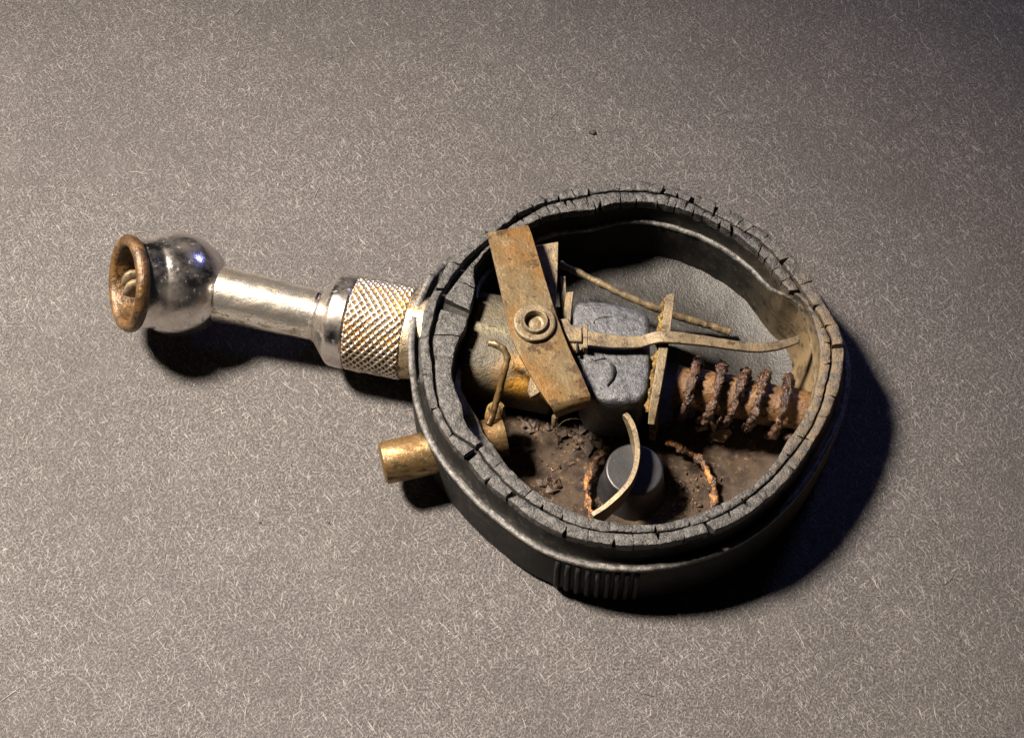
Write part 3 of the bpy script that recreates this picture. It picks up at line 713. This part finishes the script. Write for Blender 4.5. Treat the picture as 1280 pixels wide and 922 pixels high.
# button, its curved leaf spring and the rusted wire round it
bt = P(793, 586, 7.2); bt0 = Vector((bt.x, bt.y, 0))
V, F = lathe([(0.9, 0.02), (0.9, 4.7), (1.6, 4.5), (3.2, 4.15), (6.85, 3.78), (7.08, 3.72), (7.19, 3.58), (7.2, 3.4), (7.2, 0.02)], bt0, Vector((0, 0, 1)), 72, 0.04, 0.6)
link('button', V, F, 'button', gauge, sharp=45)['label'] = 'black plastic button standing on the case floor'
edge = [(781, 516, 10.4), (789, 527, 10.4), (795, 545, 10.3), (797, 568, 10.2), (791, 594, 10.0), (777, 614, 9.6), (757, 632, 9.0), (740, 643, 8.4)]
Lp = [P(*q) for q in edge]; n = (len(Lp) - 1) * 5
top = spline(Lp, n); V = []; F = []
for i, p in enumerate(top):
    d = (top[min(i + 1, n)] - top[max(i - 1, 0)]); nv = Vector((-d.y, d.x, 0)).normalized(); h = 3.6 * min(1, 0.25 + i / n * 3)
    for (o_, dz) in ((-0.34, 0), (0.34, 0.03), (0.34, -h), (-0.34, -h)):
        V.append(p + nv * (o_ + 0.05 * fb(p, 0.8)) + Vector((0, 0, dz + 0.1 * fb(p, 0.9))))
for i in range(n):
    for j in range(4):
        k = (j + 1) % 4; F.append((i * 4 + j, i * 4 + k, (i + 1) * 4 + k, (i + 1) * 4 + j))
F.append((3, 2, 1, 0)); F.append(tuple(n * 4 + j for j in range(4)))
link('leaf_spring', V, F, 'patina', gauge, sharp=40, bevel=0.06)['label'] = 'curved tan strip of spring metal over the button'
rp = spline(P_([(832, 552, 3.4), (850, 560, 3.2), (872, 572, 3.0), (887, 594, 2.6), (893, 622, 2.3), (880, 652, 2.2), (845, 676, 2.0), (795, 684, 1.9), (755, 668, 2.0), (738, 636, 2.2), (734, 606, 2.6), (742, 580, 2.8), (760, 560, 2.8)]), 200)
V, F = tube(rp, [0.42 + 0.12 * math.sin(i * 0.5) * math.sin(i * 0.13) for i in range(201)], 12, 0.42, 1.5)
link('return_spring', V, F, 'rustbright', gauge, sharp=0)['label'] = 'crumbling rusted wire ring around the button'

# ------------------------------------------------------------------ loose rust and dirt
def flake(name, pts, z, th, m, label, cat, seed, group=None):
    c = P_(pts, z); o = sum(c, Vector()) / len(c); rnd = random.Random(seed)
    c = [Vector((p.x, p.y, z + rnd.uniform(-0.3, 0.4))) for p in c]
    n = len(c); V = c + [p - Vector((0, 0, th)) for p in c] + [o + Vector((0, 0, 0.2))]
    F = [(i, (i + 1) % n, 2 * n) for i in range(n)] + [tuple(range(2 * n - 1, n - 1, -1))] + [(i, n + i, n + (i + 1) % n, (i + 1) % n) for i in range(n)]
    ob = link(name, V, F, m, origin=Vector((o.x, o.y, z)), sharp=25)
    ob['label'] = label; ob['category'] = cat
    if group: ob['group'] = group
flake('rust_flake', [(887, 544), (898, 538), (912, 537), (915, 540), (905, 552), (893, 550)], 2.4, 0.35, 'flake', 'largest tan rust flake lying on the floor just below the coil spring', 'rust flake', 1)
flake('rust_flake', [(884, 527), (891, 520), (896, 531), (893, 541), (889, 536)], 4.4, 0.3, 'flake', 'small upright rust flake hanging under the second coil of the spring', 'rust flake', 2)
flake('rust_flake', [(869, 518), (880, 514), (884, 522), (876, 528), (868, 524)], 3.6, 0.3, 'flake', 'pale rust flake left of the others below the coil spring', 'rust flake', 3)
flake('rust_flake', [(868, 533), (882, 530), (886, 535), (872, 538)], 2.2, 0.3, 'flake', 'thin rust flake flat on the floor in the shade of the spring', 'rust flake', 4)

def crumbs(name, spots, m, label, seed, rmin, rmax, zfun):
    rnd = random.Random(seed); V = []; F = []
    for (px, py, sp, n) in spots:
        for _ in range(n):
            p = P(rnd.gauss(px, sp), rnd.gauss(py, sp * 0.7), 1.6)
            if math.hypot(p.x - CC.x, p.y - CC.y) > at_th(RF, math.atan2(p.y - CC.y, p.x - CC.x)) - 0.8: continue
            p.z = zfun(p); r = rmin + (rmax - rmin) * rnd.random() ** 3.5; b = len(V); tilt = Matrix.Rotation(rnd.uniform(0, 6.3), 3, 'Z') @ Matrix.Rotation(rnd.gauss(0, 0.5), 3, 'X')
            for i, (dx, dy, dz) in enumerate([(1, 0, 0), (0, 1, 0), (-1, 0, 0), (0, -1, 0), (0, 0, 1), (0, 0, -1)]):
                q = rnd.uniform(0.6, 1.4) * r
                V.append(p + tilt @ Vector((dx * q + rnd.uniform(-.4, .4) * r, dy * q * 0.7 + rnd.uniform(-.4, .4) * r, dz * q * 0.4)))
            F += [tuple(b + k for k in f) for f in ((0, 1, 4), (1, 2, 4), (2, 3, 4), (3, 0, 4), (1, 0, 5), (2, 1, 5), (3, 2, 5), (0, 3, 5))]
    o = link(name, V, F, m, sharp=20)
    o['kind'] = 'stuff'; o['label'] = label; o['category'] = 'dirt'
zf = lambda p: ZF + 0.2 + mud_at(p) * (0.4 + 0.28 * fb(p, 0.45, 4))
crumbs('dirt_crumbs', [(676, 530, 12, 60), (728, 546, 12, 60), (690, 602, 6, 30), (650, 556, 10, 25), (745, 538, 8, 30), (850, 620, 14, 30)], 'crumb', 'dark crumbs of dirt heaped on the case floor beside the button', 5, 0.06, 1.0, zf)
crumbs('rust_crumbs', [(735, 600, 8, 60), (745, 635, 8, 40), (700, 580, 22, 40), (850, 635, 16, 60), (870, 600, 12, 30), (900, 535, 18, 40), (960, 540, 14, 12)], 'rust', 'tan rust grit strewn over the case floor', 6, 0.04, 0.45, zf)
# hair in the case
V, F = tube(spline([P(689, 540, 3), P(697, 533, 3.6), P(705, 526, 4), P(716, 523, 4), P(728, 524, 3.6)], 24), 0.02, 6)
o = link('hair', V, F, 'flake', sharp=0); o['label'] = 'single pale hair lying in the dirt below the lever'; o['category'] = 'hair'

# crumbs on the card
def speck(px, py, r, label, seed):
    rnd = random.Random(seed); c = P(px, py, 0); V = []; F = []
    for i, (t, z) in enumerate([(0.5, 0.0), (1.0, 0.3), (0.8, 0.9), (0.3, 1.2)]):
        for j in range(8):
            a = 2 * PI * j / 8; q = r * t * rnd.uniform(0.7, 1.3)
            V.append(c + Vector((q * 1.3 * math.cos(a), q * math.sin(a), 0.02 + r * z)))
    for i in range(3):
        for j in range(8):
            k = (j + 1) % 8; F.append((i * 8 + j, i * 8 + k, (i + 1) * 8 + k, (i + 1) * 8 + j))
    F.append(tuple(range(8))[::-1]); F.append(tuple(24 + j for j in range(8)))
    o = link('crumb', V, F, 'crumb', origin=c, sharp=30); o['label'] = label; o['category'] = 'crumb'; o['group'] = 'crumbs on the card'
speck(741, 167, 0.42, 'dark brown crumb on the card above the rim of the gauge', 1)
speck(325, 653, 0.15, 'tiny brown crumb on the card at lower left, left of the brass pin', 2)
speck(411, 653, 0.13, 'tiny dark crumb on the card between the lower-left crumb and the gauge case', 3)
